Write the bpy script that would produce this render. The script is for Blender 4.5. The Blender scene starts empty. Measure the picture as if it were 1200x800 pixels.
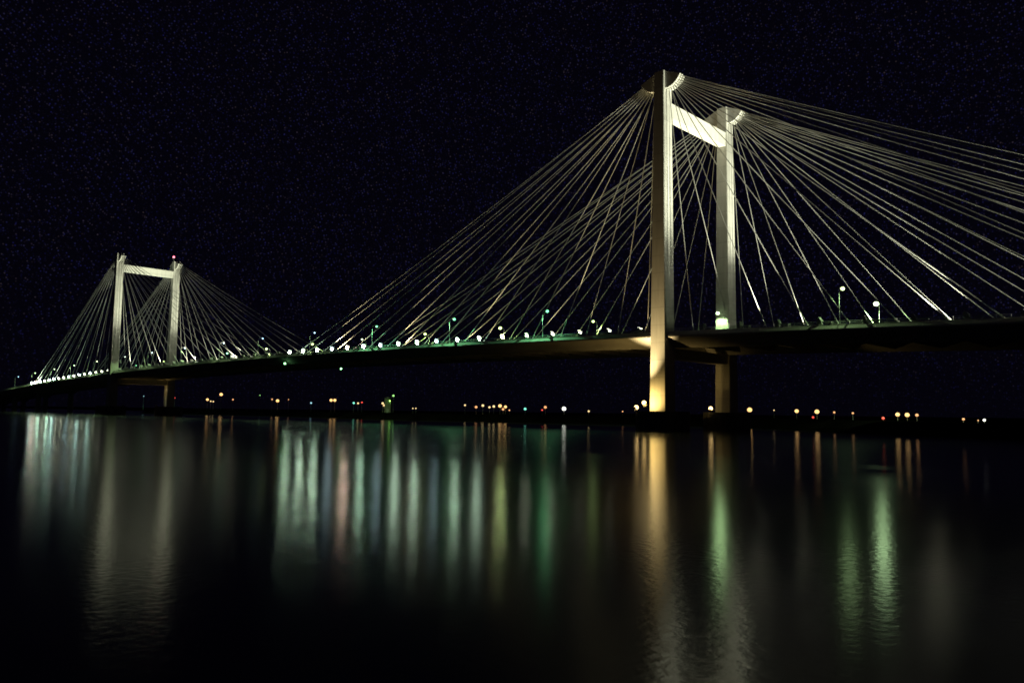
import bpy, bmesh, math, random
from mathutils import Vector, Matrix
random.seed(7)
PI = math.pi
scene = bpy.context.scene
COL = scene.collection

# ------------------------------------------------------------------ render
scene.render.engine = 'CYCLES'
scene.cycles.use_denoising = True
scene.cycles.denoiser = 'OPENIMAGEDENOISE'
scene.cycles.denoising_input_passes = 'RGB_ALBEDO_NORMAL'
scene.cycles.denoising_prefilter = 'ACCURATE'
scene.cycles.use_adaptive_sampling = False
scene.cycles.filter_width = 1.7
scene.cycles.use_light_tree = True
scene.cycles.max_bounces = 5
scene.cycles.diffuse_bounces = 2
scene.cycles.glossy_bounces = 3
scene.cycles.sample_clamp_indirect = 3.0
scene.cycles.sample_clamp_direct = 0.0
scene.view_settings.view_transform = 'Standard'
scene.view_settings.look = 'None'
scene.view_settings.exposure = 0.0
scene.view_settings.gamma = 1.0
scene.view_settings.use_curve_mapping = False

# ------------------------------------------------------------------ materials
def new_mat(name):
    m = bpy.data.materials.new(name)
    m.use_nodes = True
    nt = m.node_tree
    return m, nt, nt.nodes['Principled BSDF']

def noise_mat(name, c1, c2, scale=1.0, rough=0.8, stretch=(1, 1, 1), bump=0.0, detail=6, metallic=0.0, lo=0.35, hi=0.65):
    m, nt, b = new_mat(name)
    tc = nt.nodes.new('ShaderNodeTexCoord')
    mp = nt.nodes.new('ShaderNodeMapping')
    mp.inputs['Scale'].default_value = stretch
    nz = nt.nodes.new('ShaderNodeTexNoise')
    nz.inputs['Scale'].default_value = scale
    nz.inputs['Detail'].default_value = detail
    cr = nt.nodes.new('ShaderNodeValToRGB')
    cr.color_ramp.elements[0].position = lo
    cr.color_ramp.elements[1].position = hi
    cr.color_ramp.elements[0].color = (*c1, 1)
    cr.color_ramp.elements[1].color = (*c2, 1)
    nt.links.new(tc.outputs['Object'], mp.inputs['Vector'])
    nt.links.new(mp.outputs['Vector'], nz.inputs['Vector'])
    nt.links.new(nz.outputs['Fac'], cr.inputs['Fac'])
    nt.links.new(cr.outputs['Color'], b.inputs['Base Color'])
    b.inputs['Roughness'].default_value = rough
    b.inputs['Metallic'].default_value = metallic
    if bump:
        bp = nt.nodes.new('ShaderNodeBump')
        bp.inputs['Strength'].default_value = bump
        bp.inputs['Distance'].default_value = 0.05
        nt.links.new(nz.outputs['Fac'], bp.inputs['Height'])
        nt.links.new(bp.outputs['Normal'], b.inputs['Normal'])
    return m

def emit_mat(name, col, strength, sampling='FRONT'):
    m, nt, b = new_mat(name)
    b.inputs['Base Color'].default_value = (0.6, 0.6, 0.6, 1)
    b.inputs['Emission Color'].default_value = (*col, 1)
    b.inputs['Emission Strength'].default_value = strength
    if strength < 3.3 or strength == 30.0: sampling = 'NONE'   # too weak to be worth sampling as lamps
    m.cycles.emission_sampling = sampling
    return m

def concrete(name, base, lift):
    """cast concrete: pour lifts every `lift` metres, form joints, stains"""
    m, nt, b = new_mat(name)
    N, L = nt.nodes, nt.links
    tc = N.new('ShaderNodeTexCoord')
    sep = N.new('ShaderNodeSeparateXYZ')
    L.new(tc.outputs['Object'], sep.inputs[0])
    dv = N.new('ShaderNodeMath'); dv.operation = 'DIVIDE'; dv.inputs[1].default_value = lift
    L.new(sep.outputs['Z'], dv.inputs[0])
    fl = N.new('ShaderNodeMath'); fl.operation = 'FLOOR'
    L.new(dv.outputs[0], fl.inputs[0])
    wn = N.new('ShaderNodeTexWhiteNoise'); wn.noise_dimensions = '1D'
    L.new(fl.outputs[0], wn.inputs['W'])
    fr = N.new('ShaderNodeMath'); fr.operation = 'FRACT'
    L.new(dv.outputs[0], fr.inputs[0])
    jn = N.new('ShaderNodeMath'); jn.operation = 'LESS_THAN'; jn.inputs[1].default_value = 0.05
    L.new(fr.outputs[0], jn.inputs[0])
    mp = N.new('ShaderNodeMapping'); mp.inputs['Scale'].default_value = (1.2, 1.2, 0.16)
    L.new(tc.outputs['Object'], mp.inputs['Vector'])
    nz = N.new('ShaderNodeTexNoise'); nz.inputs['Scale'].default_value = 1.1; nz.inputs['Detail'].default_value = 8
    L.new(mp.outputs['Vector'], nz.inputs['Vector'])
    # value = 0.8 + 0.15*lift + 0.35*(noise-0.5) - 0.18*joint
    a = N.new('ShaderNodeMath'); a.operation = 'MULTIPLY_ADD'; a.inputs[1].default_value = 0.13; a.inputs[2].default_value = 0.66
    L.new(wn.outputs['Value'], a.inputs[0])
    c = N.new('ShaderNodeMath'); c.operation = 'MULTIPLY_ADD'; c.inputs[1].default_value = 0.55
    L.new(nz.outputs['Fac'], c.inputs[0]); L.new(a.outputs[0], c.inputs[2])
    d = N.new('ShaderNodeMath'); d.operation = 'MULTIPLY_ADD'; d.inputs[1].default_value = -0.14
    L.new(jn.outputs[0], d.inputs[0]); L.new(c.outputs[0], d.inputs[2])
    mix = N.new('ShaderNodeVectorMath'); mix.operation = 'SCALE'
    mix.inputs[0].default_value = base
    L.new(d.outputs[0], mix.inputs['Scale'])
    L.new(mix.outputs[0], b.inputs['Base Color'])
    b.inputs['Roughness'].default_value = 0.85
    return m

M_CONC = concrete('tower_concrete', (0.43, 0.42, 0.38), 3.6)
M_DECK = noise_mat('deck_concrete', (0.30, 0.29, 0.26), (0.42, 0.41, 0.37), 0.5, 0.85, (0.25, 1, 1))
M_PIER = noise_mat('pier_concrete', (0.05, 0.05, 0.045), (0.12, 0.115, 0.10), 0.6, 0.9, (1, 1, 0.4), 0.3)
M_ASPH = noise_mat('asphalt', (0.04, 0.04, 0.042), (0.06, 0.06, 0.06), 3.0, 0.9)
M_PAINT = noise_mat('road_paint', (0.6, 0.6, 0.57), (0.8, 0.8, 0.78), 2.0, 0.6)
M_CABLE = noise_mat('cable_sheath', (0.36, 0.355, 0.32), (0.46, 0.45, 0.41), 0.25, 0.5)
M_STEEL = noise_mat('galvanised_steel', (0.26, 0.27, 0.27), (0.38, 0.39, 0.38), 2.0, 0.5, metallic=0.3)
M_HOUSE = noise_mat('fixture_paint', (0.30, 0.30, 0.28), (0.42, 0.42, 0.39), 3.0, 0.5)
M_COVER = noise_mat('cover_paint', (0.45, 0.44, 0.40), (0.6, 0.58, 0.54), 2.0, 0.6)
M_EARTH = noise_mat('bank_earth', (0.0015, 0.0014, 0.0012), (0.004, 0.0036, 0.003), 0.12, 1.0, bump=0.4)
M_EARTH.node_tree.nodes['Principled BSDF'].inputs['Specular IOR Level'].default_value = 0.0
M_SHED = noise_mat('shed_paint', (0.14, 0.15, 0.12), (0.2, 0.2, 0.18), 1.5, 0.7)
M_ROOF = noise_mat('shed_roof', (0.08, 0.08, 0.08), (0.13, 0.12, 0.12), 1.5, 0.7)

def water_mat():
    m, nt, b = new_mat('river_water')
    N, L = nt.nodes, nt.links
    N.remove(b)
    out = N['Material Output']
    tc = N.new('ShaderNodeTexCoord')
    # wind patches: the long exposure leaves smoother and rougher belts
    mp = N.new('ShaderNodeMapping'); mp.inputs['Scale'].default_value = (0.010, 0.03, 1)
    L.new(tc.outputs['Object'], mp.inputs['Vector'])
    n0 = N.new('ShaderNodeTexNoise'); n0.inputs['Scale'].default_value = 1.0; n0.inputs['Detail'].default_value = 3
    L.new(mp.outputs['Vector'], n0.inputs['Vector'])
    mr = N.new('ShaderNodeMapRange')
    mr.inputs['From Min'].default_value = 0.35; mr.inputs['From Max'].default_value = 0.65
    mr.inputs['To Min'].default_value = 0.145; mr.inputs['To Max'].default_value = 0.168
    L.new(n0.outputs['Fac'], mr.inputs['Value'])
    n1 = N.new('ShaderNodeTexNoise'); n1.inputs['Scale'].default_value = 4.5; n1.inputs['Detail'].default_value = 3
    L.new(tc.outputs['Object'], n1.inputs['Vector'])
    bp = N.new('ShaderNodeBump'); bp.inputs['Strength'].default_value = 1.0; bp.inputs['Distance'].default_value = 0.005
    L.new(n1.outputs['Fac'], bp.inputs['Height'])
    gl = N.new('ShaderNodeBsdfGlossy'); gl.distribution = 'BECKMANN'
    gl.inputs['Color'].default_value = (1, 1, 1, 1)
    L.new(mr.outputs['Result'], gl.inputs['Roughness']); L.new(bp.outputs['Normal'], gl.inputs['Normal'])
    g2 = N.new('ShaderNodeBsdfGlossy'); g2.distribution = 'GGX'
    g2.inputs['Color'].default_value = (1, 1, 1, 1); g2.inputs['Roughness'].default_value = 0.16
    L.new(bp.outputs['Normal'], g2.inputs['Normal'])
    gm = N.new('ShaderNodeMixShader'); gm.inputs[0].default_value = 0.35
    L.new(gl.outputs[0], gm.inputs[1]); L.new(g2.outputs[0], gm.inputs[2])
    df = N.new('ShaderNodeBsdfDiffuse'); df.inputs['Color'].default_value = (0.0015, 0.002, 0.004, 1)
    fr = N.new('ShaderNodeFresnel'); fr.inputs['IOR'].default_value = 1.333
    mx = N.new('ShaderNodeMixShader')
    L.new(fr.outputs[0], mx.inputs[0]); L.new(df.outputs[0], mx.inputs[1]); L.new(gm.outputs[0], mx.inputs[2])
    L.new(mx.outputs[0], out.inputs['Surface'])
    return m
M_WATER = water_mat()

# ------------------------------------------------------------------ helpers
def finish(bm, name, mat, parent=None, smooth=False, loc=None):
    me = bpy.data.meshes.new(name)
    bmesh.ops.recalc_face_normals(bm, faces=bm.faces)
    bm.to_mesh(me); bm.free()
    for mm in (mat if isinstance(mat, (list, tuple)) else [mat]):
        me.materials.append(mm)
    if smooth:
        for p in me.polygons: p.use_smooth = True
    o = bpy.data.objects.new(name, me)
    COL.objects.link(o)
    if parent: o.parent = parent
    if loc: o.location = loc
    return o

def empty(name, loc=(0, 0, 0), rz=0.0):
    o = bpy.data.objects.new(name, None)
    COL.objects.link(o)
    o.location = loc; o.rotation_euler = (0, 0, rz)
    o.empty_display_size = 0.5
    return o

def tag(o, label=None, cat=None, group=None, kind=None):
    if label: o['label'] = label
    if cat: o['category'] = cat
    if group: o['group'] = group
    if kind: o['kind'] = kind
    return o

def box(bm, x0, x1, y0, y1, z0, z1, mat=None):
    vs = [bm.verts.new((x, y, z)) for x in (x0, x1) for y in (y0, y1) for z in (z0, z1)]
    for f in ((0, 1, 3, 2), (4, 6, 7, 5), (0, 4, 5, 1), (2, 3, 7, 6), (0, 2, 6, 4), (1, 5, 7, 3)):
        bm.faces.new([vs[i] for i in f])
    if mat is not None:
        bmesh.ops.transform(bm, matrix=mat, verts=vs)
    return vs

def frustum(bm, b0, b1, z0, z1):
    """b = (x0, x1, y0, y1) at z0 and z1"""
    lo = [bm.verts.new(p) for p in ((b0[0], b0[2], z0), (b0[1], b0[2], z0), (b0[1], b0[3], z0), (b0[0], b0[3], z0))]
    hi = [bm.verts.new(p) for p in ((b1[0], b1[2], z1), (b1[1], b1[2], z1), (b1[1], b1[3], z1), (b1[0], b1[3], z1))]
    bm.faces.new(lo[::-1]); bm.faces.new(hi)
    for i in range(4):
        j = (i + 1) % 4
        bm.faces.new((lo[i], lo[j], hi[j], hi[i]))
    return lo + hi

def tube(bm, pts, radii, n=8, cap=True):
    """round bar through points"""
    rings = []
    for i, p in enumerate(pts):
        p = Vector(p)
        a = Vector(pts[max(i - 1, 0)]); c = Vector(pts[min(i + 1, len(pts) - 1)])
        t = (c - a).normalized()
        u = t.cross(Vector((0, 0, 1)))
        if u.length < 1e-3: u = t.cross(Vector((0, 1, 0)))
        u.normalize(); v = t.cross(u)
        r = radii[i] if isinstance(radii, (list, tuple)) else radii
        rings.append([bm.verts.new(p + u * (r * math.cos(2 * PI * k / n)) + v * (r * math.sin(2 * PI * k / n))) for k in range(n)])
    for a, b_ in zip(rings, rings[1:]):
        for k in range(n):
            bm.faces.new((a[k], a[(k + 1) % n], b_[(k + 1) % n], b_[k]))
    if cap:
        bm.faces.new(rings[0][::-1]); bm.faces.new(rings[-1])

def extrude_poly(bm, poly, y0, y1):
    """poly in (x, z), extruded along y"""
    a = [bm.verts.new((x, y0, z)) for x, z in poly]
    b_ = [bm.verts.new((x, y1, z)) for x, z in poly]
    bm.faces.new(a); bm.faces.new(b_[::-1])
    n = len(poly)
    for i in range(n):
        bm.faces.new((a[i], a[(i + 1) % n], b_[(i + 1) % n], b_[i]))

def copy_tree(o, parent=None):
    c = o.copy(); COL.objects.link(c)
    if parent: c.parent = parent
    for ch in list(o.children): copy_tree(ch, c)
    return c

ORD = ['zeroth', 'first', 'second', 'third', 'fourth', 'fifth', 'sixth', 'seventh', 'eighth', 'ninth', 'tenth', 'eleventh', 'twelfth',
       'thirteenth', 'fourteenth', 'fifteenth', 'sixteenth', 'seventeenth', 'eighteenth']

# ------------------------------------------------------------------ setting
def zdeck(x): return 20.888 - 7.419e-5 * (x + 138.46) ** 2

SHORE = [(-6500, 1200), (-2300, 330), (-1296, 220), (-951, 221), (-699, 187), (-420, 48), (-291, 60), (-169, 36), (-102, 45), (-49, 61), (-11, 47), (28, 17.4),
         (50, 7), (67, -9), (92, -34), (118, -72), (140, -120), (160, -156)]
def build_ground():
    # river
    bm = bmesh.new()
    vs = [bm.verts.new(p) for p in ((-6500, -2500, 0), (2500, -2500, 0), (2500, 6500, 0), (-6500, 6500, 0))]
    bm.faces.new(vs)
    o = finish(bm, 'river_water', M_WATER); o['kind'] = 'structure'
    # far bank: a sheet that climbs out of the water and runs to the horizon
    pts = []
    for (x0, y0), (x1, y1) in zip(SHORE, SHORE[1:]):
        n = max(1, int(min(40, math.hypot(x1 - x0, y1 - y0) / 8)))
        for k in range(n):
            t = k / n
            jx = random.uniform(-1.5, 1.5) if math.hypot(x0, y0) < 600 else 0
            pts.append((x0 + (x1 - x0) * t + jx * .5, y0 + (y1 - y0) * t + jx))
    pts.append(SHORE[-1])
    bm = bmesh.new()
    offs = [(-4, -1.2), (0, 0.0), (2.5, 1.1), (5, 2.1), (8, 2.65), (12, 2.6), (20, 2.2), (40, 2.2), (120, 2.3), (400, 3), (5000, 8)]
    rows = []
    for i, (x, y) in enumerate(pts):
        a = Vector(pts[max(i - 3, 0)]); c = Vector(pts[min(i + 3, len(pts) - 1)])
        t = (c - a).normalized(); nrm = Vector((-t.y, t.x))
        w = min(1.0, i / (len(pts) - 1))
        far = Vector((0.35 * w + -0.25 * (1 - w), 1.0)).normalized() if w < 0.9 else Vector((0.8, 0.6))
        row = []
        for d, z in offs:
            dirn = nrm if d < 20 else (nrm * 0.3 + far).normalized()
            p = Vector((x, y)) + dirn * d
            if i == len(pts) - 1 and d > 100: p = Vector((x + d, y))
            row.append(bm.verts.new((p.x, p.y, z + (random.uniform(-.15, .15) if 0 < d < 100 else 0))))
        rows.append(row)
    for r0, r1 in zip(rows, rows[1:]):
        for k in range(len(offs) - 1):
            bm.faces.new((r0[k], r1[k], r1[k + 1], r0[k + 1]))
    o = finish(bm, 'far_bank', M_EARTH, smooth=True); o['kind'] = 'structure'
    # bank the photographer stands on
    bm = bmesh.new()
    prof = [(0, -1.2), (2.2, 0.25), (4, 0.9), (10, 1.7), (60, 2.4), (2000, 6)]
    rows = []
    for i in range(60):
        x = -320 + i * 10
        y = -156.5 - 0.00035 * (x - 89) ** 2 * (1 if x < 89 else -0.2) - random.uniform(0, .6)
        rows.append([bm.verts.new((x, y - d, z)) for d, z in prof])
    for r0, r1 in zip(rows, rows[1:]):
        for k in range(len(prof) - 1):
            bm.faces.new((r0[k], r0[k + 1], r1[k + 1], r1[k]))
    o = finish(bm, 'near_bank', M_EARTH, smooth=True); o['kind'] = 'structure'
build_ground()

# ------------------------------------------------------------------ bridge
HW = 13.4            # cable planes, half distance
SPAN = 299.0
H = 75.6             # tower tops above the water
bridge = empty('cable_stayed_bridge', (0, 0, 0))
tag(bridge, 'long pale concrete bridge hung on fans of cables from two portal towers', 'bridge')

X0, X1 = -640.0, 168.0
STN = [X0 + (X1 - X0) * i / 160 for i in range(161)]
def sweep(section, name, mat, parent, closed=True, xs=STN):
    bm = bmesh.new(); rows = []
    for x in xs:
        z = zdeck(x)
        rows.append([bm.verts.new((x, y, z + dz)) for y, dz in section])
    n = len(section)
    for a, b_ in zip(rows, rows[1:]):
        for k in range(n if closed else n - 1):
            bm.faces.new((a[k], a[(k + 1) % n], b_[(k + 1) % n], b_[k]))
    if closed:
        bm.faces.new(rows[0]); bm.faces.new(rows[-1][::-1])
    return finish(bm, name, mat, parent)

half = [(-12.2, 0.0), (-12.3, 0.22), (-13.6, 0.24), (-13.75, 0.86), (-14.0, 0.88), (-14.75, 0.02), (-14.8, -0.25), (-11.9, -2.35), (-11.2, -2.35), (-8.6, -0.5)]
sec = half + [(-y, z) for y, z in half[::-1]]
deck = sweep(sec, 'deck', M_DECK, bridge)
road = sweep([(-12.19, 0.005), (12.19, 0.005)], 'road_surface', M_ASPH, deck, closed=False)
bm = bmesh.new()
for yy, dash in ((-0.2, False), (0.2, False), (-11.6, False), (11.6, False)):
    va = None
    for x in STN:
        v = [bm.verts.new((x, yy - .06, zdeck(x) + .010)), bm.verts.new((x, yy + .06, zdeck(x) + .010))]
        if va: bm.faces.new((va[0], v[0], v[1], va[1]))
        va = v
finish(bm, 'lane_marking', M_PAINT, deck)
for s in (-1, 1):
    bm = bmesh.new()
    xs = [X0 + 2.0 * i for i in range(int((X1 - X0) / 2))]
    for x in xs:
        tube(bm, [(x, s * 13.88, zdeck(x) + .85), (x, s * 13.88, zdeck(x) + 1.42)], 0.028, 4)
    for dz in (1.15, 1.42):
        tube(bm, [(x, s * 13.88, zdeck(x) + dz) for x in xs[::4]], 0.035, 5)
    finish(bm, 'railing', M_STEEL, deck)
# floor beams under the slab
bm = bmesh.new()
x = X0 + 5
while x < X1 - 4:
    box(bm, x - .2, x + .2, -11.3, 11.3, zdeck(x) - 1.9, zdeck(x) - 0.47)
    x += 8.2
finish(bm, 'floor_beams', M_DECK, deck)

def leg(tx, sy, asym):
    bm = bmesh.new()
    y = sy * HW
    # base wider across and along
    b0 = (tx - 2.3, tx + 1.45, y - 1.9, y + 1.9)
    b1 = (tx - 1.25, tx + 1.2, y - 1.5, y + 1.5)
    if asym < 0: b0 = (tx - 1.9, tx + 1.5, y - 1.9, y + 1.9)
    vs = frustum(bm, b0, b1, 3.98, H)
    ed = [e for e in bm.edges if abs(e.verts[0].co.z - e.verts[1].co.z) > 10]
    bmesh.ops.bevel(bm, geom=ed, offset=0.10, segments=2, affect='EDGES')
    o = finish(bm, 'leg', M_CONC, bridge)
    # cable saddle: stepped quarter fans on both faces
    for sx in (-1, 1):
        bm = bmesh.new()
        xf = 1.19 if sx > 0 else -1.24
        poly = [(xf - sx * .25, H - 0.06)]
        R, n = 3.95, 6
        poly.append((xf, H - 0.06))
        a0, a1 = math.radians(-24), math.radians(-85)
        for k in range(n):
            f0 = a0 + (a1 - a0) * k / n; f1 = a0 + (a1 - a0) * (k + .82) / n; f2 = a0 + (a1 - a0) * (k + 1) / n
            for f, r in ((f0, R), (f1, R), (f1 + (f2 - f1) * .1, R - .13), (f2 - (f2 - f1) * .1, R - .13)):
                poly.append((xf + sx * r * math.cos(f), H + r * math.sin(f)))
        poly.append((xf - sx * .25, H - R))
        extrude_poly(bm, [(tx + px, pz) for px, pz in poly], y - 1.05, y + 1.05)
        finish(bm, 'cable_saddle', M_CONC, o)
    return o

def tower(tx, asym, ztop):
    for sy in (-1, 1):
        leg(tx, sy, asym)
        # pier in the water: long block with rounded noses
        bm = bmesh.new()
        y = sy * HW
        pl = []
        for k in range(13):
            a = PI * k / 12
            pl.append((tx - .3 + 3.9 * math.cos(a), y + 3.2 + 3.4 * math.sin(a)))
        for k in range(13):
            a = PI + PI * k / 12
            pl.append((tx - .3 + 3.9 * math.cos(a), y - 3.2 + 3.4 * math.sin(a)))
        lo = [bm.verts.new((px, py, -4)) for px, py in pl]; hi = [bm.verts.new((px, py, 4.0)) for px, py in pl]
        bm.faces.new(lo[::-1]); bm.faces.new(hi)
        for i in range(len(pl)):
            j = (i + 1) % len(pl); bm.faces.new((lo[i], lo[j], hi[j], hi[i]))
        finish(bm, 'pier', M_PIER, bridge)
    bm = bmesh.new()
    box(bm, tx - .98, tx + .98, -11.93, 11.93, ztop - 3.3, ztop)
    bmesh.ops.bevel(bm, geom=[e for e in bm.edges if abs(e.verts[0].co.y - e.verts[1].co.y) > 10], offset=.08, segments=2, affect='EDGES')
    finish(bm, 'crossbeam', M_CONC, bridge)
    bm = bmesh.new()
    zd = zdeck(tx)
    box(bm, tx - 1.3, tx + .9, -11.75, 11.75, zd - 4.6, zd - 2.36)
    finish(bm, 'crossbeam', M_CONC, bridge)
tower(0.0, 1, H - 6.2)
tower(-SPAN, -1, H - 5.0)

# approach piers of the side spans
for px in (124.5, -424.0, -470.0, -516.0, -562.0, -608.0):
    bm = bmesh.new()
    for sy in (-1, 1):
        frustum(bm, (px - 1.1, px + 1.1, sy * 8.5 - 1.3, sy * 8.5 + 1.3), (px - .9, px + .9, sy * 8.5 - 1.1, sy * 8.5 + 1.1), -3, zdeck(px) - 1.9)
    box(bm, px - 1.15, px + 1.15, -11.0, 11.0, zdeck(px) - 3.6, zdeck(px) - 1.91)
    finish(bm, 'approach_pier', M_DECK, bridge)

# stay cables: 18 in each fan
near_r = [7.1 + 7.8 * i for i in range(14)] + [112.5, 116.5, 119.5, 122.0]
far_r = [4.3 + 7.6 * i for i in range(14)] + [108.0, 112.5, 116.5, 119.5]
near_l = [-(3.8 + 8.225 * i) for i in range(18)]
far_l = [-(7.8 + 8.1 * i) for i in range(18)]
t2_r = [-SPAN + 5.59 + 8.225 * i for i in range(18)]
t2_l = [-(303.6 + 7.72 * i) for i in range(14)] + [-409.5, -413.5, -416.5, -419.0]
FANS = []   # (tower x, edge sign, direction sign, anchors, key)
FANS.append((0.0, -1, -1, near_l, 'nl')); FANS.append((0.0, -1, 1, near_r, 'nr'))
FANS.append((0.0, 1, -1, far_l, 'fl')); FANS.append((0.0, 1, 1, far_r, 'fr'))
FANS.append((-SPAN, -1, 1, t2_r, 'tnr')); FANS.append((-SPAN, -1, -1, t2_l, 'tnl'))
FANS.append((-SPAN, 1, 1, [x - 1.5 for x in t2_r], 'tfr')); FANS.append((-SPAN, 1, -1, t2_l, 'tfl'))

def cable_into(bm, tx, sy, sx, i, ax):
    ang = math.radians(-82 + (82 - 26) * i / 17)
    xf = 1.19 if sx > 0 else -1.24
    yo = sy * HW + (0.32 if i % 2 else -0.32)
    top = Vector((tx + xf + sx * 3.8 * math.cos(ang), yo, H + 3.8 * math.sin(ang)))
    bot = Vector((ax, yo, zdeck(ax) + 0.26))
    L_ = (top - bot).length
    sag = L_ * L_ * 0.000042 * (abs(top.x - bot.x) / L_)
    pts = []
    n = 10
    for k in range(n + 1):
        t = k / n
        p = bot.lerp(top, t)
        p.z -= 4 * sag * t * (1 - t)
        pts.append(p)
    r = 0.088 if i > 2 else 0.08
    tube(bm, pts, r, 7)
    d = (pts[1] - pts[0]).normalized()
    tube(bm, [bot, bot + d * 1.6, bot + d * 1.75], [0.16, 0.16, 0.11], 8)

rest = bmesh.new()
for tx, sy, sx, anchors, key in FANS:
    for i, ax in enumerate(anchors):
        stuff = (key == 'tfl' or key == 'tfr' or (key == 'tnl' and i >= 10))
        if stuff:
            cable_into(rest, tx, sy, sx, i, ax)
        else:
            bm = bmesh.new()
            cable_into(bm, tx, sy, sx, i, ax)
            finish(bm, 'stay_cable', M_CABLE, bridge, smooth=True)
o = finish(rest, 'stay_cables', M_CABLE, bridge, smooth=True); o['kind'] = 'stuff'

# ------------------------------------------------------------------ floodlights at the feet of the cables
LENS = {
    'w': emit_mat('lens_white', (0.70, 1.0, 0.72), 130.0),
    'y': emit_mat('lens_lime', (0.80, 1.0, 0.40), 140.0),
    'p': emit_mat('lens_pink', (1.0, 0.74, 0.60), 140.0),
    'g': emit_mat('lens_green', (0.62, 1.0, 0.74), 105.0),
    'b': emit_mat('lens_blue', (0.60, 0.88, 0.95), 38.0),
    'd': emit_mat('lens_dim', (0.95, 1.0, 0.75), 30.0),
    'c': emit_mat('lens_cool', (0.62, 1.0, 0.85), 100.0),
}
SPOTS = {}
def spot_data(name, color, watts, size_deg, blend, radius):
    d = bpy.data.lights.new(name, 'SPOT')
    d.energy = watts; d.color = color; d.spot_size = math.radians(size_deg); d.spot_blend = blend; d.shadow_soft_size = radius
    return d

def make_flood():
    """floodlight looking along +X of its own frame; base at the origin"""
    root = empty('floodlight')
    bm = bmesh.new()
    box(bm, -.06, .06, -.34, -.29, 0.0, .62); box(bm, -.06, .06, .29, .34, 0.0, .62); box(bm, -.10, .10, -.34, .34, -.03, .03)
    finish(bm, 'bracket', M_STEEL, root)
    # tilting head (its own X axis is the beam)
    bm = bmesh.new()
    frust = [(-.55, .16), (-.35, .27), (.18, .36), (.24, .36)]
    rings = []
    for x, r in frust:
        rings.append([bm.verts.new((x, r * math.cos(2 * PI * k / 12), r * math.sin(2 * PI * k / 12))) for k in range(12)])
    for a, b_ in zip(rings, rings[1:]):
        for k in range(12): bm.faces.new((a[k], a[(k + 1) % 12], b_[(k + 1) % 12], b_[k]))
    bm.faces.new(rings[0])
    # cooling fins at the back
    for k in range(4):
        box(bm, -.53, -.38, -.26 + .16 * k, -.23 + .16 * k, -.2, .2)
    head = finish(bm, 'housing', M_HOUSE, root, loc=(0, 0, .62))
    bm = bmesh.new()
    c = bm.verts.new((.27, 0, 0)); rg = [bm.verts.new((.215, .345 * math.cos(2 * PI * k / 14), .345 * math.sin(2 * PI * k / 14))) for k in range(14)]
    for k in range(14): bm.faces.new((c, rg[k], rg[(k + 1) % 14]))
    finish(bm, 'lens', LENS['w'], head)
    bm = bmesh.new()
    box(bm, -.1, .62, -.42, .42, .385, .41); box(bm, -.1, .5, -.42, -.40, .0, .384); box(bm, -.1, .5, .40, .42, .0, .384)
    finish(bm, 'visor', M_HOUSE, head)
    bm = bmesh.new()
    box(bm, -1.75, -.75, -.36, .36, .50, .60); box(bm, -1.7, -1.62, -.3, -.22, -.3, .50); box(bm, -1.7, -1.62, .22, .3, -.3, .50)
    finish(bm, 'cover_plate', M_COVER, root)
    return root
flood0 = make_flood()
BEAM = {
    'nr': ((0.98, 1.0, 0.76), 40000), 'fr': ((0.98, 1.0, 0.76), 40000),
    'nl': ((1.0, 0.84, 0.46), 18000), 'fl': ((1.0, 0.86, 0.50), 15000),
    'tnr': ((0.96, 1.0, 0.74), 25000), 'tfr': ((0.96, 1.0, 0.74), 25000),
    'tnl': ((0.80, 1.0, 0.74), 6000), 'tfl': ((0.80, 1.0, 0.74), 6000),
}
PLACE = {'nl': ('near', 'left of the taller tower'), 'nr': ('near', 'right of the taller tower'),
         'fl': ('far', 'left of the taller tower'), 'fr': ('far', 'right of the taller tower'),
         'tnr': ('near', 'right of the distant tower'), 'tnl': ('near', 'left of the distant tower'),
         'tfr': ('far', 'right of the distant tower'), 'tfl': ('far', 'left of the distant tower')}
LOOK = {'nl': 'glowing floodlight', 'nr': 'dark backed floodlight', 'fl': 'glowing floodlight', 'fr': 'half hidden floodlight',
        'tnr': 'floodlight turned away', 'tnl': 'glaring white floodlight', 'tfr': 'half hidden floodlight', 'tfl': 'half hidden floodlight'}
HUES = 'wwwbpgbwwbwwyddddd'
HUES_FAR = 'cdpdgdgcddbdcdcddd'
for tx, sy, sx, anchors, key in FANS:
    col, watts = BEAM[key]
    sd = spot_data('beam_' + key, col, watts * 4, 58, 1.0, 0.25)
    for i, ax in enumerate(anchors):
        x = ax + sx * 1.9
        y = sy * 13.4
        r = copy_tree(flood0)
        r.location = (x, y, zdeck(x) + 0.52)
        head = [c for c in r.children if c.name.startswith('housing')][0]
        tgt = Vector((tx + sx * 1.5, sy * HW, H - 5.0))
        d = (tgt - (r.location + Vector((0, 0, .62)))).normalized()
        r.rotation_euler = (0, 0, 0 if d.x > 0 else PI)
        r.scale = (1.3, 1.3, 1.3)
        head.rotation_euler = (0, -math.asin(d.z), 0)
        hue = HUES_FAR[17 - i] if key == 'tnl' else HUES[17 - i] if key == 'nl' else 'd'
        lens = [c for c in head.children if c.name.startswith('lens')][0]
        if hue != 'w':
            lens.data = lens.data.copy(); lens.data.materials[0] = LENS[hue]
        if i in (2, 6, 10, 14):
            lamp = bpy.data.objects.new('beam', sd); COL.objects.link(lamp)
            lamp.parent = head; lamp.location = (.31, 0, 0); lamp.rotation_euler = (0, -PI / 2, 0)
        edge, where = PLACE[key]
        tag(r, '%s on %s deck edge, %s %s' % (LOOK[key], edge, ORD[i + 1], where), 'floodlight', 'floodlights at the feet of the stay cables')

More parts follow.
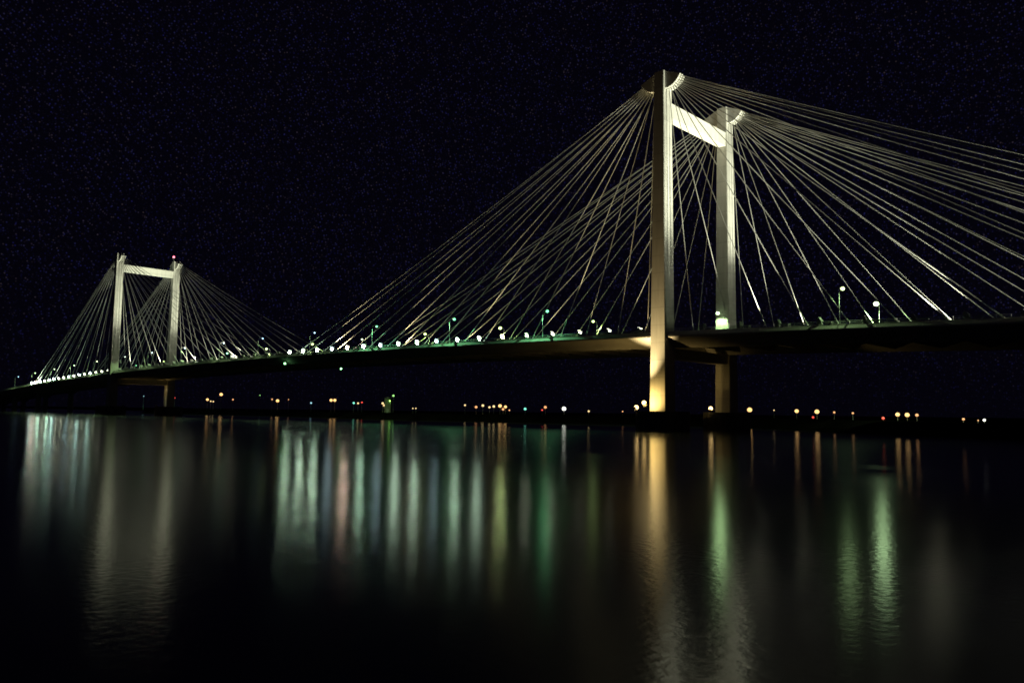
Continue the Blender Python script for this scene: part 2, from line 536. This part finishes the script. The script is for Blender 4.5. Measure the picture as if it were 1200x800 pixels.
# ------------------------------------------------------------------ street lamps on the deck
BULB = {
    'green': emit_mat('lamp_mercury_green', (0.20, 1.0, 0.45), 3.0),
    'lime': emit_mat('lamp_mercury_lime', (0.72, 1.0, 0.34), 4.0),
    'pale': emit_mat('lamp_mercury_pale', (0.70, 1.0, 0.50), 6.0),
    'dim': emit_mat('lamp_mercury_dim', (0.45, 0.75, 1.0), 5.0),
    'sodium': emit_mat('lamp_sodium', (1.0, 0.56, 0.20), 1.9),
    'orange': emit_mat('lamp_orange', (1.0, 0.45, 0.18), 1.3),
    'red': emit_mat('lamp_red', (1.0, 0.07, 0.05), 1.5),
    'white': emit_mat('lamp_white', (1.0, 1.0, 0.86), 3.0),
    'blue': emit_mat('lamp_blue', (0.45, 0.85, 1.0), 1.3),
    'cyan': emit_mat('lamp_cyan', (0.25, 1.0, 0.75), 1.3),
    'leaf': emit_mat('lamp_leaf', (0.4, 1.0, 0.25), 1.6),
    'amber': emit_mat('lamp_amber', (1.0, 0.70, 0.32), 1.5),
    'beacon': emit_mat('lamp_beacon', (1.0, 0.10, 0.22), 3.0),
    'nav': emit_mat('lamp_nav', (0.35, 1.0, 0.40), 9.0),
    'faint': emit_mat('lamp_faint_white', (0.9, 1.0, 0.85), 3.0),
    'off': noise_mat('lamp_glass_off', (0.5, 0.5, 0.48), (0.6, 0.6, 0.58), 3, 0.3),
}
def ball(bm, c, r, sz=1.0, sub=2):
    g = bmesh.ops.create_icosphere(bm, subdivisions=sub, radius=r)
    for v in g['verts']:
        v.co.z *= sz; v.co += Vector(c)

def make_deck_lamp():
    root = empty('street_lamp')
    bm = bmesh.new()
    tube(bm, [(0, 0, 0), (0, 0, .5), (0, 0, .55), (0, 0, 6.6), (0, .25, 7.05), (0, .7, 7.3), (0, 1.5, 7.4)], [.16, .16, .10, .065, .06, .05, .045], 10)
    finish(bm, 'pole', M_STEEL, root, smooth=True)
    bm = bmesh.new()
    vs = frustum(bm, (-.17, .17, 1.25, 1.95), (-.10, .10, 1.35, 1.85), 7.36, 7.58)
    bmesh.ops.bevel(bm, geom=bm.edges[:], offset=.03, segments=2, affect='EDGES')
    finish(bm, 'lamp_head', M_HOUSE, root)
    bm = bmesh.new()
    ball(bm, (0, 1.62, 7.14), .40, .85)
    finish(bm, 'lamp_globe', BULB['green'], root, smooth=True)
    return root
lamp0 = make_deck_lamp(); lamp_used = False
NEAR = [(36, 'lime', .9), (-33.3, 'green', 1), (-66, 'green', 1), (-99.9, 'green', .8), (-133, 'dim', .6), (-166, 'dim', .6), (-194.8, 'dim', .6), (-228, 'dim', .6), (-260, 'dim', .6), (-290, 'faint', .8),
        (-325, 'pale', .7), (-357, 'pale', .7), (-388, 'pale', .7), (-421, 'pale', .7), (-453, 'dim', .6)]
FAR = [(33.7, 'pale', 1.45), (-3.2, 'pale', 1.1), (-37.8, 'lime', 1.0), (-72, 'lime', 1.3), (-105.8, 'lime', 1.2), (-139.9, 'pale', .8), (-171.4, 'lime', 1.2), (-205.4, 'lime', 1.2), (-238.8, 'green', 1.1), (-270.1, 'white', 1.0),
       (-304, 'lime', .7), (-338, 'green', .6), (-372, 'green', .5), (-406, 'green', .5)]
lbl = {'faint': 'small white lit', 'green': 'green lit', 'lime': 'yellow-green lit', 'pale': 'bright pale green', 'dim': 'faint bluish', 'white': 'white lit'}
def where(x, rowx):
    r = sorted([v for v in rowx if v > 0]); l = sorted([v for v in rowx if -SPAN / 2 < v <= 0], reverse=True)
    m = sorted([v for v in rowx if -SPAN < v <= -SPAN / 2]); k = sorted([v for v in rowx if v <= -SPAN], reverse=True)
    for lst, t in ((r, 'right of the taller tower'), (l, 'left of the taller tower'), (m, 'right of the distant tower'), (k, 'left of the distant tower')):
        if x in lst:
            return '%s %s' % (ORD[lst.index(x) + 1], t)
for row, sy in ((NEAR, -1), (FAR, 1)):
    for x, c, s in row:
        if lamp_used: r = copy_tree(lamp0)
        else: r = lamp0; lamp_used = True
        r.location = (x, sy * 13.88, zdeck(x) + .87) if False else (x, sy * 13.45, zdeck(x) + .24)
        r.rotation_euler = (0, 0, 0 if sy < 0 else PI)
        if x == -3.2:   # stands in front of the far leg
            r.location = (1.1, 10.2, zdeck(0)); r.rotation_euler = (0, 0, math.radians(100))
        g = [q for q in r.children if q.name.startswith('lamp_globe')][0]
        g.data = g.data.copy(); g.data.materials[0] = BULB[c]
        cen = Vector((0, 1.62, 7.14))
        for v in g.data.vertices: v.co = cen + (v.co - cen) * s
        if c not in ('dim', 'faint'):
            colr = {'green': (0.20, 1.0, 0.42), 'lime': (0.68, 1.0, 0.32), 'pale': (0.64, 1.0, 0.48), 'white': (0.9, 1.0, 0.8)}[c]
            if x in (-3.2, 36): colr = (0.60, 1.0, 0.42)
            ld = spot_data('street_light', colr, 480 if x == -3.2 else 2000 if x == 36 else 22000 if x == 33.7 else {'green': 7000, 'lime': 9000, 'pale': 6000 if x < -300 else 10000, 'white': 2500}[c], 165, .5, .2)
            lo = bpy.data.objects.new('street_light', ld); COL.objects.link(lo); lo.parent = r; lo.location = (0, 1.62, 6.55)
            if x == -3.2: lo.rotation_euler = Vector((-.56, .10, -.82)).to_track_quat('-Z', 'Y').to_euler()   # throws its light away from the leg
        tag(r, '%s street lamp on %s deck side, %s' % (lbl[c], 'near' if sy < 0 else 'far', where(x, [q[0] for q in row])), 'street lamp', 'street lamps along the bridge deck')

# ------------------------------------------------------------------ sodium floods on the piers
def pier_flood(loc, aim, watts, size, blend, color, label, lens_mat, lens_strength_scale=1.0):
    r = copy_tree(flood0)
    r.name = 'pier_floodlight'
    r.location = loc
    d = (Vector(aim) - (Vector(loc) + Vector((0, 0, .62)))).normalized()
    r.rotation_euler = (0, 0, math.atan2(d.y, d.x))
    head = [c for c in r.children if c.name.startswith('housing')][0]
    head.rotation_euler = (0, -math.asin(d.z), 0)
    for c in list(head.children):
        if c.type == 'LIGHT': bpy.data.objects.remove(c)
    for c in list(r.children):
        if c.name.startswith('cover_plate'): bpy.data.objects.remove(c)
    lens = [c for c in head.children if c.name.startswith('lens')][0]
    lens.data = lens.data.copy(); lens.data.materials[0] = lens_mat
    if lens_mat is M_SOD:   # domed glass
        bpy.data.objects.remove(lens)
        bm = bmesh.new(); ball(bm, (.2, 0, 0), .46)
        finish(bm, 'lens', lens_mat, head, smooth=True)
    for c in list(head.children):
        if c.name.startswith('visor'): bpy.data.objects.remove(c)
    sd = spot_data('pier_beam', color, watts, size, blend, .2)
    lamp = bpy.data.objects.new('beam', sd); COL.objects.link(lamp)
    lamp.parent = head; lamp.location = (.72, 0, 0); lamp.rotation_euler = (0, -PI / 2, 0)
    tag(r, label, 'floodlight', 'amber floodlights on the bridge piers')
    return r
SOD = (1.0, 0.66, 0.20)
M_SOD = emit_mat('lens_sodium', (1.0, 0.66, 0.25), 5.0)
pier_flood((-3.0, -19.3, 4.03), (-1.6, -15.3, 6.4), 5200, 100, 1.0, SOD, 'amber floodlight on the taller tower pier beside the near leg, outer and lower of two', M_SOD)
hot = bpy.data.objects.new('beam', spot_data('pier_beam', (1.0, 0.74, 0.34), 62000, 52, 1.0, .2)); COL.objects.link(hot)   # the narrow core of the same beam
hot.location = (-2.6, -18.4, 5.2)
hot.rotation_euler = (Vector((-0.9, -14.9, 46.0)) - hot.location).to_track_quat('-Z', 'Y').to_euler()
pier_flood((-3.5, -15.3, 4.95), (-15.0, -14.6, 18.0), 2600, 95, 1.0, SOD, 'amber floodlight on the taller tower pier beside the near leg, closer to the leg', M_SOD)
pier_flood((-.6, 6.4, 4.03), (0.0, 11.4, 16.0), 260, 70, 1.0, SOD, 'amber floodlight on the pier below the far leg of the taller tower', M_SOD)
pier_flood((-SPAN - 1.0, -7.8, 4.03), (-SPAN, 3.0, 20.0), 900, 120, 1.0, SOD, 'amber floodlight on the pier under the near leg of the distant tower', LENS['d'])
pier_flood((-SPAN, 7.4, 4.03), (-SPAN, 11.3, 20.0), 700, 70, 1.0, SOD, 'amber floodlight on the pier under the far leg of the distant tower', LENS['d'])

# red obstruction light on the far leg of the distant tower
t = empty('obstruction_light', (-SPAN - .7, 12.3, H))
tag(t, 'glowing red obstruction light on top of the distant tower', 'warning light')
bm = bmesh.new(); tube(bm, [(0, 0, 0), (0, 0, .12), (0, 0, .14), (0, 0, 1.9)], [.25, .25, .09, .07], 8); box(bm, -.22, .22, -.22, .22, 1.88, 1.98)
finish(bm, 'mast', M_STEEL, t)
bm = bmesh.new(); ball(bm, (0, 0, 2.45), .55, 1.0)
finish(bm, 'lamp_globe', BULB['beacon'], t, smooth=True)

# green navigation lights under midspan
for x, y, lab in ((-145.9, -14.55, 'near edge of the deck'), (-156.1, 14.55, 'far edge of the deck')):
    z = zdeck(x)
    t = empty('navigation_light', (x, y, z - .3))
    tag(t, 'small green navigation light hung at midspan from the %s' % lab, 'navigation light', 'green navigation lights under midspan')
    bm = bmesh.new(); tube(bm, [(0, 0, 0.02), (0, 0, -1.6)], .05, 6); tube(bm, [(0, 0, -1.55), (0, 0, -1.7), (0, 0, -1.75)], [.2, .24, .24], 10)
    finish(bm, 'hanger', M_STEEL, t)
    bm = bmesh.new(); ball(bm, (0, 0, -2.0), .30, 1.0)
    finish(bm, 'lamp_globe', BULB['nav'], t, smooth=True)

# ------------------------------------------------------------------ lamps on the far bank
def bank_z(x, y): return 1.0
SHORE_LAMPS = [
 (-387.7, 54.6, 9.57, 'red', .30, 'tiny dim red lamp on the far bank just right of the distant tower'),
 (-380.0, 71.4, 8.87, 'sodium', .62, 'large orange lamp on the far bank, left of the highest bank lamp'),
 (-379.2, 73.2, 7.86, 'amber', .34, 'small amber lamp right below the large orange lamp near the distant tower'),
 (-378.5, 74.5, 7.73, 'amber', .34, 'small amber lamp, right one of the pair below the large orange lamp'),
 (-376.6, 78.4, 12.16, 'sodium', .78, 'brightest and highest orange lamp on the far bank by the distant tower'),
 (-373.5, 84.6, 9.13, 'orange', .38, 'small peach lamp to the right of the highest bank lamp'),
 (-364.2, 97.6, 12.03, 'leaf', .20, 'tiny pale green lamp high on the far bank below the cable fan'),
 (-335.8, 89.8, 9.32, 'orange', .34, 'small peach lamp close on the left of a big orange lamp'),
 (-321.3, 85.0, 8.36, 'sodium', .72, 'big orange lamp on the bank with a small peach lamp on its left'),
 (-322.6, 92.8, 9.20, 'orange', .22, 'tiny pink lamp just right of a big orange bank lamp'),
 (-274.4, 77.4, 7.01, 'blue', .34, 'small bluish lamp on the bank left of the twin orange lamps'),
 (-263.0, 82.1, 8.52, 'sodium', .62, 'left lamp of the twin bright orange lamps on the bank'),
 (-264.7, 85.5, 8.59, 'sodium', .62, 'right lamp of the twin bright orange lamps on the bank'),
 (-226.0, 70.1, 6.93, 'cyan', .40, 'pale green lamp, left of a row of three close small lamps'),
 (-233.0, 77.6, 6.93, 'amber', .36, 'pale yellow lamp, middle of a row of three close small lamps'),
 (-225.0, 74.1, 7.29, 'red', .30, 'reddish lamp, right of a row of three close small lamps'),
 (-191.7, 61.1, 6.66, 'amber', .40, 'amber lamp at the foot of the green lit shed, upper of two'),
 (-206.9, 73.6, 5.91, 'amber', .42, 'amber lamp at the foot of the green lit shed, lower of two'),
 (-192.7, 67.7, 10.16, 'leaf', .36, 'green lamp standing high on the bank right of the green lit shed'),
 (-186.0, 73.5, 4.64, 'amber', .22, 'dim yellow lamp near the waterline, left of two'),
 (-180.5, 70.7, 4.64, 'amber', .22, 'dim yellow lamp near the waterline, right of two'),
 (-163.1, 83.8, 6.28, 'amber', .32, 'pale yellow lamp at the left end of the long cluster of bank lamps'),
 (-150.4, 78.3, 5.44, 'orange', .44, 'orange lamp, second from the left in the long cluster of bank lamps'),
 (-139.8, 71.8, 6.02, 'amber', .40, 'yellow lamp, third from the left in the long cluster of bank lamps'),
 (-145.3, 81.1, 5.44, 'amber', .36, 'yellow lamp, fourth from the left in the long cluster of bank lamps'),
 (-148.4, 86.8, 5.86, 'amber', .42, 'yellow lamp, fifth from the left in the long cluster of bank lamps'),
 (-133.8, 75.6, 5.96, 'sodium', .56, 'largest orange lamp in the long cluster of bank lamps'),
 (-129.2, 74.0, 5.58, 'sodium', .46, 'orange lamp just right of the largest one in the long cluster'),
 (-134.0, 77.6, 4.65, 'orange', .40, 'orange lamp just below the largest one in the long cluster'),
 (-143.9, 91.7, 4.35, 'orange', .26, 'small reddish orange lamp at the right end of the long cluster'),
 (-138.2, 95.4, 4.94, 'cyan', .44, 'single cyan lamp on the bank right of the long cluster'),
 (-123.3, 91.3, 5.68, 'orange', .46, 'peach lamp between the cyan lamp and the big white lamp'),
 (-129.5, 96.4, 4.58, 'red', .26, 'small red lamp below the peach lamp, left of the big white lamp'),
 (-119.2, 98.3, 5.20, 'white', .66, 'big white lamp on the bank left of the taller tower'),
 (-99.9, 89.9, 4.23, 'amber', .30, 'small yellow lamp between the big white lamp and the taller tower'),
 (-81.4, 86.3, 4.25, 'orange', .20, 'tiny orange lamp beside the floodlights at the taller tower'),
 (-31.6, 86.6, 5.22, 'sodium', .62, 'bright amber lamp on the bank just right of the taller tower'),
 (-19.1, 77.6, 5.08, 'amber', .14, 'faint amber speck of a lamp right of the taller tower'),
 (-7.1, 66.4, 4.81, 'sodium', .44, 'amber lamp on the bank, left of a pair below the right span'),
 (2.5, 57.2, 4.63, 'sodium', .48, 'amber lamp on the bank with a red lamp right below it'),
 (-0.7, 62.3, 3.11, 'red', .24, 'small red lamp below an amber lamp under the right span'),
 (7.2, 56.9, 4.49, 'orange', .22, 'small peach lamp right of the amber and red lamps under the right span'),
 (15.8, 46.5, 4.29, 'orange', .20, 'tiny peach lamp halfway to the group of three amber lamps'),
 (24.5, 41.7, 3.16, 'red', .26, 'small red lamp low on the left of the three amber lamps'),
 (27.1, 43.6, 4.06, 'sodium', .38, 'left lamp of the three amber lamps at the right of the bank'),
 (27.1, 50.5, 4.01, 'sodium', .42, 'middle lamp of the three amber lamps at the right of the bank'),
 (31.2, 43.9, 3.97, 'orange', .28, 'right and smallest lamp of the three amber lamps'),
 (41.4, 41.3, 3.18, 'orange', .22, 'small orange lamp at the far right, left end of the last row'),
 (44.1, 41.9, 2.96, 'orange', .12, 'faint middle lamp of the last row at the far right'),
 (45.2, 42.2, 3.05, 'white', .22, 'small white lamp at the far right end of the bank'),
 (-394.2, 38.9, 10.26, 'blue', .18, 'tiny bluish lamp between the legs of the distant tower'),
]
for x, y, z, c, s, lab in SHORE_LAMPS:
    s *= 1.25
    g0 = 2.1
    t = empty('bank_lamp', (x, y, g0))
    tag(t, lab, 'lamp', 'lamps along the far bank')
    h = z - g0
    bm = bmesh.new()
    tube(bm, [(0, 0, 0), (0, 0, .25), (0, 0, .28), (0, 0, h - s * .8)], [.14, .14, .08, .05], 8)
    tube(bm, [(0, 0, h - s * .9), (0, 0, h - s * .75)], [s * .35, s * .5], 10)
    finish(bm, 'post', M_STEEL, t, smooth=True)
    bm = bmesh.new(); ball(bm, (0, 0, h), s, .95)
    finish(bm, 'lamp_globe', BULB[c], t, smooth=True)

# shed lit green on the bank
t = empty('shed', (-172.0, 49.0, 2.2), math.radians(40))
tag(t, 'small pale shed on the bank lit green by a wall lamp', 'shed')
bm = bmesh.new(); box(bm, -1.25, 1.25, -1.5, 1.5, 0, 6.2)
finish(bm, 'wall', M_SHED, t)
bm = bmesh.new(); frustum(bm, (-1.5, 1.5, -1.8, 1.8), (-.1, .1, -1.8, 1.8), 6.21, 6.9)
finish(bm, 'roof', M_ROOF, t)
bm = bmesh.new(); box(bm, -.5, .5, -1.56, -1.503, 0, 2.1)
finish(bm, 'door', M_STEEL, t)
bm = bmesh.new(); box(bm, .9, 1.1, -2.2, -1.503, 5.5, 5.6); box(bm, .8, 1.2, -2.3, -1.9, 5.42, 5.5)
w = finish(bm, 'wall_lamp', M_STEEL, t)
BULB['wall'] = emit_mat('lamp_wall', (0.35, 1.0, 0.12), 14.0)
bm = bmesh.new(); ball(bm, (1.0, -2.1, 5.25), .2)
finish(bm, 'lamp_globe', BULB['wall'], w, smooth=True)

for o in [flood0] + [q for q in flood0.children_recursive]: bpy.data.objects.remove(o)

# ------------------------------------------------------------------ night sky
wd = bpy.data.worlds.new('World'); scene.world = wd
wd.use_nodes = True
nt = wd.node_tree; N, L = nt.nodes, nt.links
bg = N['Background']
tc = N.new('ShaderNodeTexCoord')
vo = N.new('ShaderNodeTexVoronoi'); vo.inputs['Scale'].default_value = 480.0
L.new(tc.outputs['Generated'], vo.inputs['Vector'])
mr = N.new('ShaderNodeMapRange'); mr.inputs['From Min'].default_value = 0.55; mr.inputs['From Max'].default_value = 0.05
mr.inputs['To Min'].default_value = 0.0; mr.inputs['To Max'].default_value = 1.0
L.new(vo.outputs['Distance'], mr.inputs['Value'])
sp = N.new('ShaderNodeSeparateColor'); L.new(vo.outputs['Color'], sp.inputs[0])
pw = N.new('ShaderNodeMath'); pw.operation = 'POWER'; pw.inputs[1].default_value = 5.0
L.new(sp.outputs[0], pw.inputs[0])
ml = N.new('ShaderNodeMath'); ml.operation = 'MULTIPLY'
L.new(mr.outputs['Result'], ml.inputs[0]); L.new(pw.outputs[0], ml.inputs[1])
hue = N.new('ShaderNodeValToRGB')
hue.color_ramp.elements[0].color = (0.010, 0.010, 0.085, 1); hue.color_ramp.elements[1].color = (0.036, 0.026, 0.026, 1)
e = hue.color_ramp.elements.new(0.5); e.color = (0.016, 0.018, 0.07, 1)
L.new(sp.outputs[1], hue.inputs['Fac'])
sc_ = N.new('ShaderNodeVectorMath'); sc_.operation = 'SCALE'
sz = N.new('ShaderNodeSeparateXYZ'); L.new(tc.outputs['Generated'], sz.inputs[0])
ex = N.new('ShaderNodeMapRange'); ex.inputs['From Min'].default_value = -0.02; ex.inputs['From Max'].default_value = 0.16; ex.inputs['To Min'].default_value = 0.0
L.new(sz.outputs['Z'], ex.inputs['Value'])
m2 = N.new('ShaderNodeMath'); m2.operation = 'MULTIPLY'; L.new(ml.outputs[0], m2.inputs[0]); L.new(ex.outputs['Result'], m2.inputs[1])
L.new(hue.outputs['Color'], sc_.inputs[0]); L.new(m2.outputs[0], sc_.inputs['Scale'])
ad = N.new('ShaderNodeVectorMath'); ad.operation = 'ADD'
ad.inputs[1].default_value = (0.0010, 0.0008, 0.0026)
L.new(sc_.outputs[0], ad.inputs[0])
L.new(ad.outputs[0], bg.inputs['Color'])
bg.inputs['Strength'].default_value = 1.0
try: wd.cycles.sampling_method = 'NONE'
except Exception: pass

# ------------------------------------------------------------------ camera
cam = bpy.data.cameras.new('camera')
cam.sensor_width = 36.0; cam.sensor_fit = 'HORIZONTAL'
cam.lens = 926.28 / 1200 * 36
cam.clip_start = 0.1; cam.clip_end = 12000
co = bpy.data.objects.new('camera', cam); COL.objects.link(co)
yaw, pitch, roll = -0.7586523, 0.0894815, 0.0128026
F = Vector((math.sin(yaw) * math.cos(pitch), math.cos(yaw) * math.cos(pitch), math.sin(pitch)))
R_ = Vector((math.cos(yaw), -math.sin(yaw), 0)); U = R_.cross(F)
# verticals lean to the right in the photo: the camera is rolled a little
Rr = R_ * math.cos(roll) + U * math.sin(roll)
Ur = U * math.cos(roll) - R_ * math.sin(roll)
m = Matrix((Rr, Ur, -F)).transposed().to_4x4()
m.translation = Vector((89.056, -152.973, 3.385))
co.matrix_world = m
scene.camera = co
